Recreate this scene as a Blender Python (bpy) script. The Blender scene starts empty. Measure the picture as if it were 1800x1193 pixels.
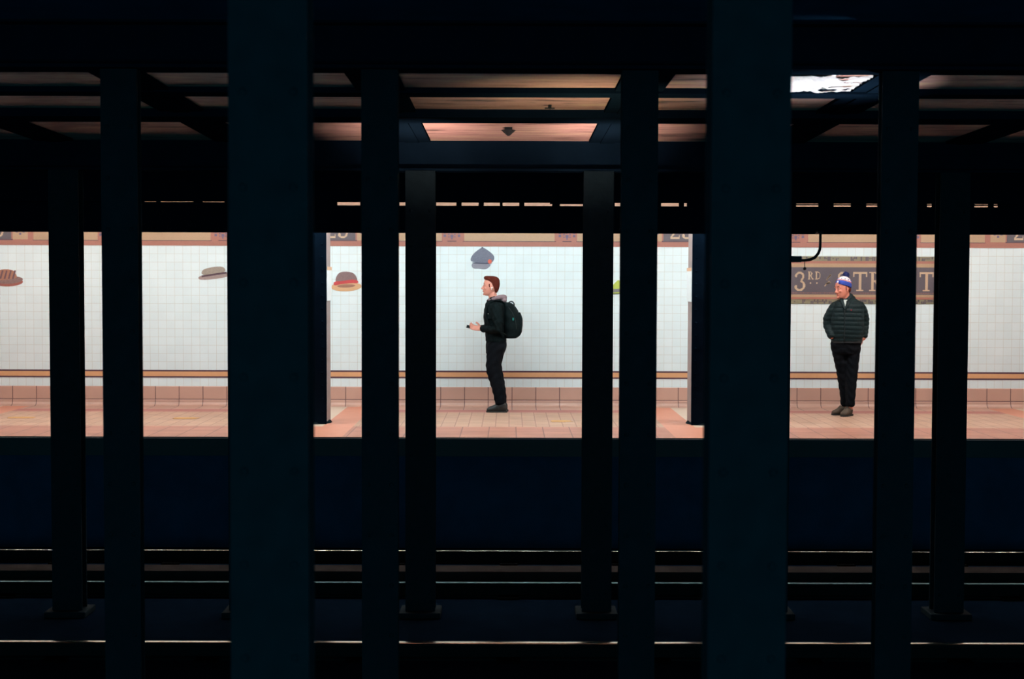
import bpy, bmesh, math, random
from mathutils import Vector, Matrix
C = bpy.context.scene.collection
PI = math.pi
random.seed(7)

# ------------------------------------------------------------------ camera
EYE = 1.69
cd = bpy.data.cameras.new('camera'); cam = bpy.data.objects.new('camera', cd); C.objects.link(cam)
cam.location = (0, 0, EYE)
PITCH = math.atan(104.5 / 2500); YAW = math.atan(5 / 2500); ROLL = 0.003
cam.matrix_world = Matrix.Translation((0, 0, EYE)) @ Matrix.Rotation(-YAW, 4, 'Z') @ Matrix.Rotation(PI / 2 - PITCH, 4, 'X') @ Matrix.Rotation(ROLL, 4, 'Z')
cd.sensor_width = 36; cd.lens = 50; cd.clip_start = 0.05; cd.clip_end = 200
cd.dof.use_dof = True; cd.dof.focus_distance = 13.5; cd.dof.aperture_fstop = 2.8
bpy.context.scene.camera = cam
sc = bpy.context.scene
sc.view_settings.view_transform = 'Standard'; sc.view_settings.look = 'None'
sc.view_settings.exposure = 0.0; sc.view_settings.gamma = 1.0; sc.view_settings.use_curve_mapping = False
# faint blue glow of the station platform behind the camera
w = bpy.data.worlds.new('world'); sc.world = w; w.use_nodes = True
w.node_tree.nodes['Background'].inputs[0].default_value = (0.10, 0.70, 1.0, 1)
w.node_tree.nodes['Background'].inputs[1].default_value = 1.05

# ------------------------------------------------------------------ materials
def lin(c):
    return tuple((v / 255 / 12.92) if v / 255 <= 0.04045 else ((v / 255 + 0.055) / 1.055) ** 2.4 for v in c)
def mat(name, c, rough=0.6, metal=0.0, var=0.12, scale=30, bump=0.0, spec=0.5, bscale=None):
    m = bpy.data.materials.new(name); m.use_nodes = True
    n = m.node_tree; b = n.nodes['Principled BSDF']; col = lin(c)
    tc = n.nodes.new('ShaderNodeTexCoord')
    nz = n.nodes.new('ShaderNodeTexNoise'); nz.inputs['Scale'].default_value = scale; nz.inputs['Detail'].default_value = 4
    n.links.new(tc.outputs['Object'], nz.inputs['Vector'])
    mx = n.nodes.new('ShaderNodeMix'); mx.data_type = 'RGBA'
    mx.inputs[6].default_value = tuple(v * (1 - var) for v in col) + (1,)
    mx.inputs[7].default_value = tuple(min(1, v * (1 + var)) for v in col) + (1,)
    n.links.new(nz.outputs['Fac'], mx.inputs[0]); n.links.new(mx.outputs[2], b.inputs['Base Color'])
    b.inputs['Roughness'].default_value = rough; b.inputs['Metallic'].default_value = metal
    b.inputs['Specular IOR Level'].default_value = spec
    if bump:
        bp = n.nodes.new('ShaderNodeBump'); bp.inputs['Strength'].default_value = bump; bp.inputs['Distance'].default_value = 0.02
        if bscale:
            n2 = n.nodes.new('ShaderNodeTexNoise'); n2.inputs['Scale'].default_value = bscale; n2.inputs['Detail'].default_value = 6
            n.links.new(tc.outputs['Object'], n2.inputs['Vector']); n.links.new(n2.outputs['Fac'], bp.inputs['Height'])
        else:
            n.links.new(nz.outputs['Fac'], bp.inputs['Height'])
        n.links.new(bp.outputs['Normal'], b.inputs['Normal'])
    return m
def emit(name, c, s):
    m = bpy.data.materials.new(name); m.use_nodes = True; b = m.node_tree.nodes['Principled BSDF']
    b.inputs['Base Color'].default_value = (.8, .8, .8, 1)
    b.inputs['Emission Color'].default_value = tuple(c) + (1,); b.inputs['Emission Strength'].default_value = s
    return m
def tiled(name, c1, c2, joint, tw, th, jw, plane='XZ', offset=0.0, ox=0.0, oz=0.0, rough=0.35, noise=0.1, spec=0.5, flip=False):
    m = bpy.data.materials.new(name); m.use_nodes = True
    n = m.node_tree; b = n.nodes['Principled BSDF']
    tc = n.nodes.new('ShaderNodeTexCoord'); sp = n.nodes.new('ShaderNodeSeparateXYZ'); cb = n.nodes.new('ShaderNodeCombineXYZ')
    n.links.new(tc.outputs['Object'], sp.inputs[0])
    def add(o, v):
        a = n.nodes.new('ShaderNodeMath'); a.inputs[1].default_value = v; n.links.new(o, a.inputs[0]); return a.outputs[0]
    A, B = sp.outputs['X'], sp.outputs['Z' if plane == 'XZ' else 'Y']
    if flip: A, B = B, A
    n.links.new(add(A, -ox), cb.inputs[0]); n.links.new(add(B, -oz), cb.inputs[1])
    br = n.nodes.new('ShaderNodeTexBrick'); n.links.new(cb.outputs[0], br.inputs['Vector'])
    br.offset = offset; br.inputs['Scale'].default_value = 1.0
    br.inputs['Brick Width'].default_value = tw; br.inputs['Row Height'].default_value = th
    br.inputs['Mortar Size'].default_value = jw; br.inputs['Mortar Smooth'].default_value = 0.3; br.inputs['Bias'].default_value = 0
    br.inputs['Color1'].default_value = lin(c1) + (1,); br.inputs['Color2'].default_value = lin(c2) + (1,); br.inputs['Mortar'].default_value = lin(joint) + (1,)
    nz = n.nodes.new('ShaderNodeTexNoise'); nz.inputs['Scale'].default_value = 3.0; nz.inputs['Detail'].default_value = 5
    n.links.new(tc.outputs['Object'], nz.inputs['Vector'])
    mr = n.nodes.new('ShaderNodeMapRange'); mr.inputs[1].default_value = 0.3; mr.inputs[2].default_value = 0.7
    mr.inputs[3].default_value = 1 - noise; mr.inputs[4].default_value = 1.0; n.links.new(nz.outputs['Fac'], mr.inputs[0])
    mx = n.nodes.new('ShaderNodeMix'); mx.data_type = 'RGBA'; mx.blend_type = 'MULTIPLY'; mx.inputs[0].default_value = 1
    n.links.new(br.outputs['Color'], mx.inputs[6]); n.links.new(mr.outputs[0], mx.inputs[7]); n.links.new(mx.outputs[2], b.inputs['Base Color'])
    b.inputs['Roughness'].default_value = rough; b.inputs['Specular IOR Level'].default_value = spec
    bp = n.nodes.new('ShaderNodeBump'); bp.inputs['Strength'].default_value = 0.25; bp.inputs['Distance'].default_value = 0.004; bp.invert = True
    n.links.new(br.outputs['Fac'], bp.inputs['Height']); n.links.new(bp.outputs['Normal'], b.inputs['Normal'])
    return m

M = {}
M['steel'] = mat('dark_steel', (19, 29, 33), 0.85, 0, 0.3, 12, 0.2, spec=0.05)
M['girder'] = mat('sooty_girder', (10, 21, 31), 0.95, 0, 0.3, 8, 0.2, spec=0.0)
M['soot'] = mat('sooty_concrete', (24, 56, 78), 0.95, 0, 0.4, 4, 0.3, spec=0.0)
M['roof'] = mat('stained_plaster', (150, 118, 108), 0.8, 0, 0.35, 3, 0.4, spec=0.3, bscale=9)
M['white_tile'] = tiled('white_wall_tile', (228, 240, 240), (224, 237, 237), (208, 208, 198), 0.1105, 0.1105, 0.0022, ox=-0.035, oz=2.135 - 0.1105 * 19, rough=0.16, noise=0.03)
M['base_tile'] = tiled('brown_base_tile', (204, 162, 144), (198, 156, 139), (112, 78, 78), 0.317, 0.30, 0.006, ox=0.04, oz=-0.21, rough=0.4, noise=0.08)
M['cream'] = mat('cream_painted_wall', (176, 138, 116), 0.6, 0, 0.06, 3)
M['tan'] = mat('tan_mosaic', (172, 140, 108), 0.45, 0, 0.16, 90)
M['rust'] = mat('rust_mosaic', (160, 100, 84), 0.45, 0, 0.16, 90)
M['purple'] = mat('purple_mosaic', (98, 82, 108), 0.45, 0, 0.2, 90)
M['plum'] = mat('plum_line_tile', (84, 52, 62), 0.4, 0, 0.2, 60)
M['slate'] = mat('slate_mosaic', (82, 72, 78), 0.45, 0, 0.2, 90)
M['letter'] = mat('sand_letter_mosaic', (196, 166, 136), 0.45, 0, 0.1, 90)
M['moss'] = mat('moss_mosaic', (126, 118, 92), 0.45, 0, 0.25, 60)
M['orange'] = mat('orange_stripe_tile', (214, 160, 114), 0.4, 0, 0.06, 20)
M['floor_field'] = tiled('beige_platform_tile', (206, 166, 140), (198, 156, 132), (166, 122, 104), 0.30, 0.157, 0.006, plane='XY', offset=0.5, rough=0.5, noise=0.18, flip=True)
M['floor_edge'] = tiled('pink_edge_tile', (194, 132, 110), (184, 122, 102), (130, 84, 78), 0.305, 0.305, 0.006, plane='XY', rough=0.5, noise=0.2, ox=0.08, oz=15.22)
M['salmon'] = mat('salmon_floor_tile', (214, 142, 116), 0.5, 0, 0.08, 8)
M['beige'] = mat('beige_floor_strip', (216, 194, 174), 0.5, 0, 0.08, 8)
M['redline'] = mat('rose_floor_line', (180, 112, 104), 0.5, 0, 0.1, 8)
M['ochre'] = mat('worn_yellow_paint', (214, 164, 100), 0.6, 0, 0.2, 25)
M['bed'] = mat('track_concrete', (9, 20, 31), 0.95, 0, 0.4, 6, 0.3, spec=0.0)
M['trough'] = mat('track_trough', (46, 40, 38), 0.9, 0, 0.4, 6, 0.3, spec=0)  # paler than the bed, painting in the faint light along the track centre
M['tie'] = mat('creosoted_wood', (8, 8, 8), 0.9, 0, 0.4, 20, 0.3, spec=0.0)
M['railweb'] = mat('rusty_rail', (12, 11, 10), 0.9, 0.0, 0.3, 40, spec=0.2)
M['dimhead'] = mat('dim_rail_head', (70, 96, 100), 0.35, 0.9, 0.1, 60)  # darker copy of the rail head; dimmer reflection put into its colour
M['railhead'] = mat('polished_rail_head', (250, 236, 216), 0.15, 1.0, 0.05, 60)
M['col_grey'] = mat('grey_painted_column', (150, 132, 128), 0.55, 0, 0.1, 12)
M['sign_white'] = mat('white_enamel', (235, 240, 240), 0.3, 0, 0.03, 12)
M['rubber'] = mat('black_rubber', (14, 15, 17), 0.6, 0, 0.2, 20)
M['fixture'] = mat('fixture_enamel', (200, 200, 195), 0.5, 0, 0.05, 12)
M['skin'] = mat('skin', (214, 144, 124), 0.55, 0, 0.06, 25)
M['skin2'] = mat('skin_ruddy', (206, 126, 104), 0.55, 0, 0.08, 25)
M['lip'] = mat('lips', (176, 92, 84), 0.5, 0, 0.05, 25)
M['eye'] = mat('eye_white', (170, 140, 130), 0.3, 0, 0.03, 25)
M['iris'] = mat('iris', (50, 36, 30), 0.3, 0, 0.03, 25)
M['hair'] = mat('brown_hair', (84, 34, 25), 0.9, 0, 0.45, 90, 0.5, spec=.1)
M['stubble'] = mat('light_brown_moustache', (150, 88, 66), 0.8, 0, 0.3, 120)
M['denim'] = mat('black_denim', (9, 18, 19), 0.9, 0, 0.45, 45, 0.3, spec=0.08)
M['trouser'] = mat('black_trousers', (11, 14, 19), 0.95, 0, 0.3, 40, 0.2, spec=0.1)
M['hood'] = mat('grey_hoodie', (134, 112, 116), 0.9, 0, 0.15, 60, 0.3)
M['pack'] = mat('black_nylon', (8, 19, 20), 0.8, 0, 0.35, 30, 0.2, spec=0.12)
M['teal'] = mat('teal_patch', (30, 150, 140), 0.5)
M['metal'] = mat('button_metal', (210, 190, 170), 0.35, 0.3)
M['boot'] = mat('black_leather', (18, 25, 26), 0.45, 0, 0.3, 40)
M['sole'] = mat('dark_sole', (20, 20, 20), 0.7)
M['tanshoe'] = mat('olive_brown_suede', (70, 56, 44), 0.8, 0, 0.3, 60)
M['puffer'] = mat('dark_green_nylon', (5, 25, 27), 0.6, 0, 0.3, 40, 0.2, spec=0.2)
M['puffer_seam'] = mat('black_nylon_trim', (14, 20, 22), 0.6)
M['shirt'] = mat('grey_shirt', (190, 196, 190), 0.8)
M['knit_blue'] = mat('blue_knit', (36, 62, 150), 0.9, 0, 0.2, 120, 0.6)
M['knit_navy'] = mat('navy_wool', (26, 38, 92), 0.95, 0, 0.35, 120, 0.8)
M['knit_white'] = mat('white_knit', (236, 226, 228), 0.9, 0, 0.06, 120, 0.6)
M['knit_red'] = mat('red_knit', (190, 50, 62), 0.9, 0, 0.1, 120)
M['phone'] = mat('phone_glass', (26, 22, 26), 0.3)
M['white_plastic'] = mat('white_plastic', (240, 240, 238), 0.35)

def streaked():
    m = mat('streaked_plaster', (168, 132, 118), 0.6, 0, 0.2, 3, 0.5, spec=0.4, bscale=14)
    n = m.node_tree; tc = n.nodes.new('ShaderNodeTexCoord'); mp = n.nodes.new('ShaderNodeMapping'); mp.inputs['Scale'].default_value = (1.1, 6, 1); mp.inputs['Rotation'].default_value = (0, 0, .12)
    nz = n.nodes.new('ShaderNodeTexNoise'); nz.inputs['Scale'].default_value = 1.6; nz.inputs['Detail'].default_value = 7; nz.inputs['Roughness'].default_value = .65
    n.links.new(tc.outputs['Object'], mp.inputs[0]); n.links.new(mp.outputs[0], nz.inputs['Vector'])
    cr = n.nodes.new('ShaderNodeValToRGB'); e = cr.color_ramp.elements
    e[0].position = .33; e[0].color = lin((52, 44, 40)) + (1,); e[1].position = .68; e[1].color = lin((196, 168, 132)) + (1,)
    a = cr.color_ramp.elements.new(.45); a.color = lin((168, 124, 116)) + (1,)
    a = cr.color_ramp.elements.new(.56); a.color = lin((176, 138, 124)) + (1,)
    n.links.new(nz.outputs['Fac'], cr.inputs[0]); n.links.new(cr.outputs[0], n.nodes['Principled BSDF'].inputs['Base Color'])
    return m
M['roof'] = streaked()

# ------------------------------------------------------------------ mesh helpers
def box(bm, x0, x1, y0, y1, z0, z1, mi=0, bevel=0.0):
    vs = [bm.verts.new(p) for p in ((x0,y0,z0),(x1,y0,z0),(x1,y1,z0),(x0,y1,z0),(x0,y0,z1),(x1,y0,z1),(x1,y1,z1),(x0,y1,z1))]
    fs = [bm.faces.new([vs[i] for i in f]) for f in ((3,2,1,0),(4,5,6,7),(0,1,5,4),(1,2,6,5),(2,3,7,6),(3,0,4,7))]
    for f in fs: f.material_index = mi
    if bevel:
        es = set(e for f in fs for e in f.edges)
        r = bmesh.ops.bevel(bm, geom=list(es), offset=bevel, segments=2, affect='EDGES', profile=0.5)
        for f in r['faces']: f.material_index = mi
    return fs
def build(name, bm, mats, parent=None, smooth=False, loc=None):
    me = bpy.data.meshes.new(name); bmesh.ops.recalc_face_normals(bm, faces=bm.faces); bm.to_mesh(me); bm.free()
    for m in (mats if isinstance(mats, (list, tuple)) else [mats]): me.materials.append(m)
    if smooth:
        for p in me.polygons: p.use_smooth = True
    o = bpy.data.objects.new(name, me); C.objects.link(o)
    if parent: o.parent = parent
    if loc: o.location = loc
    return o
def tag(o, label=None, cat=None, group=None, kind=None):
    if label: o['label'] = label
    if cat: o['category'] = cat
    if group: o['group'] = group
    if kind: o['kind'] = kind
    return o
def thing(name, loc, label, cat, group=None, rz=0):
    o = bpy.data.objects.new(name, None); o.empty_display_size = 0.1; C.objects.link(o); o.location = loc; o.rotation_euler = (0, 0, rz)
    return tag(o, label, cat, group)
def struct(name, bm, m, smooth=False): return tag(build(name, bm, m, smooth=smooth), kind='structure')
def tube(bm, pts, rad, seg=16, ref=(0, 1, 0), round_ends=True, mi=0):
    """tube through pts; rad = list of (r along ref, r across) or scalars"""
    pts = [Vector(p) for p in pts]; rad = [(r, r) if not isinstance(r, (tuple, list)) else r for r in rad]
    T = []
    for i in range(len(pts)):
        a = pts[max(0, i - 1)]; b = pts[min(len(pts) - 1, i + 1)]; T.append((b - a).normalized())
    P, R, D = list(pts), list(rad), list(T)
    if round_ends:
        m0, m1 = min(rad[0]), min(rad[-1])
        P = [pts[0] - T[0] * m0 * 0.6, pts[0] - T[0] * m0 * 0.38] + P + [pts[-1] + T[-1] * m1 * 0.38, pts[-1] + T[-1] * m1 * 0.6]
        R = [(rad[0][0] * .25, rad[0][1] * .25), (rad[0][0] * .75, rad[0][1] * .75)] + R + [(rad[-1][0] * .75, rad[-1][1] * .75), (rad[-1][0] * .25, rad[-1][1] * .25)]
        D = [T[0], T[0]] + D + [T[-1], T[-1]]
    rings = []
    ref = Vector(ref)
    for p, r, t in zip(P, R, D):
        u = ref - t * ref.dot(t)
        if u.length < 1e-4: u = Vector((1, 0, 0)) - t * t.x
        u.normalize(); v = t.cross(u).normalized()
        rings.append([bm.verts.new(p + u * (r[0] * math.cos(2 * PI * k / seg)) + v * (r[1] * math.sin(2 * PI * k / seg))) for k in range(seg)])
    fs = []
    for a, b in zip(rings, rings[1:]):
        for k in range(seg): fs.append(bm.faces.new((a[k], a[(k + 1) % seg], b[(k + 1) % seg], b[k])))
    fs.append(bm.faces.new(rings[0][::-1])); fs.append(bm.faces.new(rings[-1]))
    for f in fs: f.material_index = mi
def ball(bm, c, r, mx=None, seg=16, mi=0):
    if not isinstance(r, (tuple, list)): r = (r, r, r)
    mt = Matrix.Translation(c) @ (mx.to_4x4() if mx else Matrix.Identity(4)) @ Matrix.Diagonal((r[0], r[1], r[2], 1))
    res = bmesh.ops.create_uvsphere(bm, u_segments=seg, v_segments=seg // 2 + 2, radius=1, matrix=mt)
    for v in res['verts']:
        for f in v.link_faces: f.material_index = mi
def stack(bm, secs, seg=28, power=2.3, mx=None):
    """loft of horizontal superellipse sections (z, front x, back x, half width[, y centre])"""
    rings = []
    secs = sorted(secs, key=lambda s: -s[0])
    for s in secs:
        z, f, b, hw = s[:4]; yc = s[4] if len(s) > 4 else 0
        cx, rx = (f + b) / 2, abs(f - b) / 2
        ring = []
        for k in range(seg):
            a = 2 * PI * k / seg; c, d = math.cos(a), math.sin(a)
            p = Vector((cx + rx * math.copysign(abs(c) ** (2 / power), c), yc + hw * math.copysign(abs(d) ** (2 / power), d), z))
            ring.append(bm.verts.new(mx @ p if mx else p))
        rings.append(ring)
    for a, b in zip(rings, rings[1:]):
        for k in range(seg): bm.faces.new((a[k], a[(k + 1) % seg], b[(k + 1) % seg], b[k]))
    bm.faces.new(rings[0][::-1]); bm.faces.new(rings[-1])
def remesh(name, bm, m, parent, voxel=0.006, smooth=4, disp=None):
    """one continuous skin over everything in bm"""
    bmesh.ops.recalc_face_normals(bm, faces=bm.faces)
    me = bpy.data.meshes.new(name + '_raw'); bm.to_mesh(me); bm.free()
    t = bpy.data.objects.new(name + '_raw', me); C.objects.link(t)
    a = t.modifiers.new('r', 'REMESH'); a.mode = 'VOXEL'; a.voxel_size = voxel; a.use_smooth_shade = True
    if smooth:
        s = t.modifiers.new('s', 'SMOOTH'); s.iterations = smooth; s.factor = 0.5
    dg = bpy.context.evaluated_depsgraph_get()
    out = bpy.data.meshes.new_from_object(t.evaluated_get(dg)); out.name = name
    bpy.data.objects.remove(t); bpy.data.meshes.remove(me)
    if disp:
        ns = [v.normal.copy() for v in out.vertices]
        for v, n in zip(out.vertices, ns): v.co += n * disp(v.co)
    out.materials.clear(); out.materials.append(m)
    for p in out.polygons: p.use_smooth = True; p.material_index = 0
    o = bpy.data.objects.new(name, out); C.objects.link(o); o.parent = parent
    return o

# ================================================================== THE PLACE
ZW, ZE = 18.95, 15.22          # tiled wall, platform edge (distance from camera)
XL, XR = -11.0, 11.0
BED = -1.22; RAIL = -1.09

# platform floor: strips of differently coloured tile in one slab
bm = bmesh.new()
xs = [XL]
bands = []
for c in (-6.858, -2.286, 2.286, 6.858):
    bands += [(c - 0.49, c - 0.14, 1), (c - 0.14, c + 0.14, 2), (c + 0.14, c + 0.49, 1)]
cuts = sorted(set([XL, XR] + [v for b in bands for v in b[:2]]))
for x0, x1 in zip(cuts, cuts[1:]):
    t = 0
    for b in bands:
        if b[0] - 1e-6 <= x0 and x1 <= b[1] + 1e-6: t = b[2]
    for y0, y1, k in ((ZE, 16.33, 3), (16.33, 18.12, t), (18.12, 18.45, 4), (18.45, ZW + 0.3, 1 if t == 0 else t)):
        if t and k == 3 and abs((x0 + x1) / 2) < 9: k = 1 if y1 < 16.4 else 3
        if t and k == 4: k = t
        if k == 1 and t == 0: k = 5
        v = [bm.verts.new(p) for p in ((x0, y0, 0), (x1, y0, 0), (x1, y1, 0), (x0, y1, 0))]
        f = bm.faces.new(v); f.material_index = k
box(bm, XL, XR, ZE, ZW + 0.3, -0.16, -0.002, 3)
box(bm, XL, XR, ZE - 0.035, ZE - 0.002, -0.20, -0.012, 6)
struct('floor', bm, [M['floor_field'], M['salmon'], M['beige'], M['floor_edge'], M['redline'], M['base_tile'], M['rubber']])
# worn yellow paint patches on the platform
def patch(cx, cy, wx, wy, label):
    bm = bmesh.new(); rr = random.Random(cx)
    n = 18; ring = []
    for k in range(n):
        a = 2 * PI * k / n; q = 1 + rr.uniform(-.22, .1)
        ring.append(bm.verts.new((cx + wx / 2 * q * math.copysign(abs(math.cos(a)) ** .6, math.cos(a)), cy + wy / 2 * q * math.copysign(abs(math.sin(a)) ** .6, math.sin(a)), 0.0035)))
    bm.faces.new(ring)
    r = bmesh.ops.extrude_face_region(bm, geom=list(bm.faces))
    for v in r['geom']:
        if isinstance(v, bmesh.types.BMVert): v.co.z = 0.0005
    tag(build('floor_marking', bm, M['ochre']), label, 'floor marking')
patch(0.62, 17.0, 0.29, 0.22, 'worn yellow paint patch on the platform right of the walking man')
patch(-3.93, 17.25, 0.32, 0.2, 'faint yellow paint patch on the platform left of the platform column')
patch(-5.93, 17.25, 0.34, 0.2, 'faint yellow paint patch at the left end of the platform')
# platform front wall and track bed
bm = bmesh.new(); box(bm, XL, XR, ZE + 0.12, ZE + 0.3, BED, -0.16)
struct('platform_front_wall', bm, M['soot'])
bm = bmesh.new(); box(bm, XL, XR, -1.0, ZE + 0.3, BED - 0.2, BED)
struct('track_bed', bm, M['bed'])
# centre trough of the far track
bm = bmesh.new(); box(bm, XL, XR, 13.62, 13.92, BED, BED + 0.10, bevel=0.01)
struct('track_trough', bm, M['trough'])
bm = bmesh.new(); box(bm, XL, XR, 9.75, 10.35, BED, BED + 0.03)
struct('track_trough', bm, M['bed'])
# back wall
bm = bmesh.new(); box(bm, XL, XR, ZW, ZW + 0.3, 0.0, 2.14)
struct('wall_back', bm, M['white_tile'])
bm = bmesh.new(); box(bm, XL, XR, ZW, ZW + 0.3, 2.60, 3.3)
struct('wall_back', bm, M['cream'])
for s, nm in ((-1, 'wall_left'), (1, 'wall_right')):
    bm = bmesh.new(); box(bm, s * 11.0, s * 11.2, -1.0, ZW + 0.3, BED - 0.2, 3.6)
    struct(nm, bm, M['soot'])
# base board: tile course, ledge and cove
prof = [(0, .262), (-.018, .262), (-.022, .255), (-.022, .088), (-.026, .084), (-.030, .078), (-.032, .05), (-.045, .022), (-.075, .006), (-.10, .001), (0, .001)]
bm = bmesh.new(); rg = []
for x in (XL, XR): rg.append([bm.verts.new((x, ZW + p[0], p[1])) for p in prof])
for k in range(len(prof) - 1): bm.faces.new((rg[0][k], rg[0][k + 1], rg[1][k + 1], rg[1][k]))
struct('baseboard_back', bm, M['base_tile'])
# stripe band: two plum lines and an orange course
bm = bmesh.new()
box(bm, XL, XR, ZW - .004, ZW, 0.458, 0.480, 0); box(bm, XL, XR, ZW - .005, ZW, 0.396, 0.458, 1); box(bm, XL, XR, ZW - .004, ZW, 0.376, 0.396, 0)
struct('trim_1', bm, [M['plum'], M['orange']])
# frieze with mosaic panels and ornaments
FM = [M['tan'], M['rust'], M['purple'], M['slate'], M['plum']]
def frieze():
    bm = bmesh.new(); y = ZW
    box(bm, XL, XR, y - .012, y + .3, 2.135, 2.195, 1)
    box(bm, XL, XR, y - .004, y + .3, 2.195, 2.60, 1)
    box(bm, XL, XR, y - .012, y, 2.54, 2.60, 1)
    for c in (-6.858, -2.286, 2.286, 6.858):
        for s in (-1, 1):                      # ornament squares beside the number plaque
            for k in range(3):
                ox = c + s * (0.36 + 0.0) ; 
            box(bm, ox - .10, ox + .10, y - .006, y - .004, 2.21, 2.53, 0)
            for (dx, dz) in ((0, .06), (0, .12), (0, .20), (-.045, .09), (.045, .09), (-.045, .15), (.045, .15)):
                box(bm, ox + dx - .014, ox + dx + .014, y - .008, y - .006, 2.21 + dz, 2.238 + dz, 2)
        box(bm, c - .26, c + .26, y - .007, y - .004, 2.20, 2.215, 4)
    cs = [-9.14, -4.572, 0, 4.572, 9.14]
    for c in cs:
        box(bm, c - .60, c + .60, y - .008, y - .004, 2.205, 2.53, 0)       # centre tan panel
        box(bm, c - .62, c + .62, y - .009, y - .004, 2.197, 2.205, 4)
        for s in (-1, 1):
            ox = c + s * .765
            for (dx, dz, q) in ((-.095, .065, .016), (0, .060, .020), (.095, .065, .016), (0, .028, .010), (-.04, .05, .008), (.04, .05, .008), (-.04, .085, .010), (.04, .085, .010), (0, .11, .014), (-.095, .105, .012), (.095, .105, .012), (0, .19, .02)):
                box(bm, ox + dx - q, ox + dx + q, y - .008, y - .004, 2.21 + dz - q, 2.21 + dz + q, 2)
            box(bm, ox - .06, ox + .06, y - .009, y - .004, 2.197, 2.208, 4)
            x0, x1 = sorted((c + s * .90, c + s * 1.75))
            box(bm, x0, x1, y - .008, y - .004, 2.205, 2.53, 0)
            box(bm, x0 - .01, x1 + .01, y - .009, y - .004, 2.197, 2.205, 4)
    struct('trim_2', bm, FM)
frieze()

# ---- mosaic lettering, rasterised into small tesserae
def ring(x, y, cx, cy, r0, r1, a0, a1, sx=1.0):
    dx, dy = (x - cx) / sx, y - cy; r = math.hypot(dx, dy)
    if not r0 <= r <= r1: return False
    a = math.degrees(math.atan2(dy, dx)) % 360
    a0 %= 360; a1 %= 360
    return (a0 <= a <= a1) if a0 < a1 else (a >= a0 or a <= a1)
def seg(x, y, x0, y0, x1, y1, w):
    dx, dy = x1 - x0, y1 - y0; t = max(0, min(1, ((x - x0) * dx + (y - y0) * dy) / (dx * dx + dy * dy)))
    return math.hypot(x - x0 - t * dx, y - y0 - t * dy) <= w / 2
def glyph(ch, x, y):       # x in 0..w, y in 0..1
    R = lambda a, b, c, d: a <= x <= b and c <= y <= d
    if ch == 'T': return R(.29, .43, 0, 1) or R(0, .72, .91, 1) or R(0, .055, .74, 1) or R(.665, .72, .74, 1) or R(.18, .54, 0, .06)
    if ch == 'E': return R(.10, .24, 0, 1) or R(0, .60, .92, 1) or R(0, .62, 0, .08) or R(.1, .44, .46, .54) or R(.55, .60, .78, 1) or R(.57, .62, 0, .22) or R(.40, .45, .38, .62)
    if ch == 'R': return R(.10, .24, 0, 1) or R(0, .34, 0, .06) or R(0, .3, .93, 1) or ring(x, y, .28, .74, .18, .27, 270, 90) or R(.1, .3, .93, 1.0) or R(.1, .3, .47, .55) or seg(x, y, .34, .50, .62, .04, .12) or R(.54, .74, 0, .06)
    if ch == 'D': return R(.10, .22, 0, 1) or R(0, .3, 0, .07) or R(0, .3, .93, 1) or ring(x, y, .25, .5, .39, .5, 270, 90, .9)
    if ch == 'S': return ring(x, y, .29, .74, .17, .27, 30, 270) or ring(x, y, .29, .27, .17, .27, 200, 90) or R(.47, .52, .74, 1) or R(.05, .10, 0, .26)
    if ch == '3': return ring(x, y, .27, .76, .14, .24, 290, 160) or ring(x, y, .27, .28, .18, .29, 190, 80) or ball2(x, y, .08, .78, .07) or ball2(x, y, .07, .22, .08)
    if ch == '2': return ring(x, y, .28, .73, .17, .27, 330, 170) or seg(x, y, .50, .66, .10, .12, .10) or R(.02, .58, 0, .11) or R(.53, .58, .0, .22)
    if ch == '.': return R(.0, .6, .0, .6)
    return False
def ball2(x, y, cx, cy, r): return math.hypot(x - cx, y - cy) <= r
def letter(ch, x, z, h, y, parent, m=None, cell=0.0085, name='letter'):
    """x = left edge, z = base, local to parent"""
    bm = bmesh.new(); n = int(h / cell)
    for j in range(n + 1):
        for i in range(int(0.85 * n) + 1):
            if glyph(ch, (i + .5) / n * 1.0, (j + .5) / n):
                x0 = x + i * h / n; z0 = z + j * h / n; e = h / n
                box(bm, x0, x0 + e * .96, y - .003, y, z0, z0 + e * .96)
    return build(name, bm, m or M['letter'], parent)

# number plaques in the frieze
for c, nm in ((-6.858, 'at the far left'), (-2.286, 'above the red banded hat'), (2.286, 'beside the right platform column'), (6.858, 'at the far right')):
    t = thing('number_plaque', (c, ZW - .004, 2.215), 'purple mosaic plaque numbered 23 in the frieze, ' + nm, 'sign', 'number plaques in the frieze')
    bm = bmesh.new(); box(bm, -.24, .24, -.006, 0, 0, .27); build('panel', bm, M['slate'], t)
    letter('2', -.155, .025, .225, -.006, t); letter('3', .01, .025, .225, -.006, t)

# big station name tablet
TX0, TX1, TZ0, TZ1 = 3.46, 5.98, 1.385, 2.017
t = thing('station_name_tablet', (TX0, ZW, TZ0), 'wide mosaic tablet reading 23RD STREET on the wall behind the man in the bobble hat', 'sign')
W_, H_ = TX1 - TX0, TZ1 - TZ0
bm = bmesh.new(); box(bm, 0, W_, -.010, 0, 0, H_, 0)
rr = random.Random(3)
n = int(W_ / .022)
for i in range(n):
    for (z0, z1) in ((0.004, .058), (H_ - .058, H_ - .004)):
        if rr.random() < .6: box(bm, i * .022 + .002, i * .022 + .02, -.012, -.010, z0 + rr.choice((0, .022)), z1 - rr.choice((0, .02)), 1)
build('border', bm, [M['moss'], M['slate']], t)
bm = bmesh.new()
box(bm, .06, W_ - .06, -.016, -.01, .062, .090, 1); box(bm, .06, W_ - .06, -.018, -.01, .090, .125, 0)
box(bm, .06, W_ - .06, -.016, -.01, H_ - .095, H_ - .062, 1); box(bm, .06, W_ - .06, -.018, -.01, H_ - .145, H_ - .095, 0)
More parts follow.
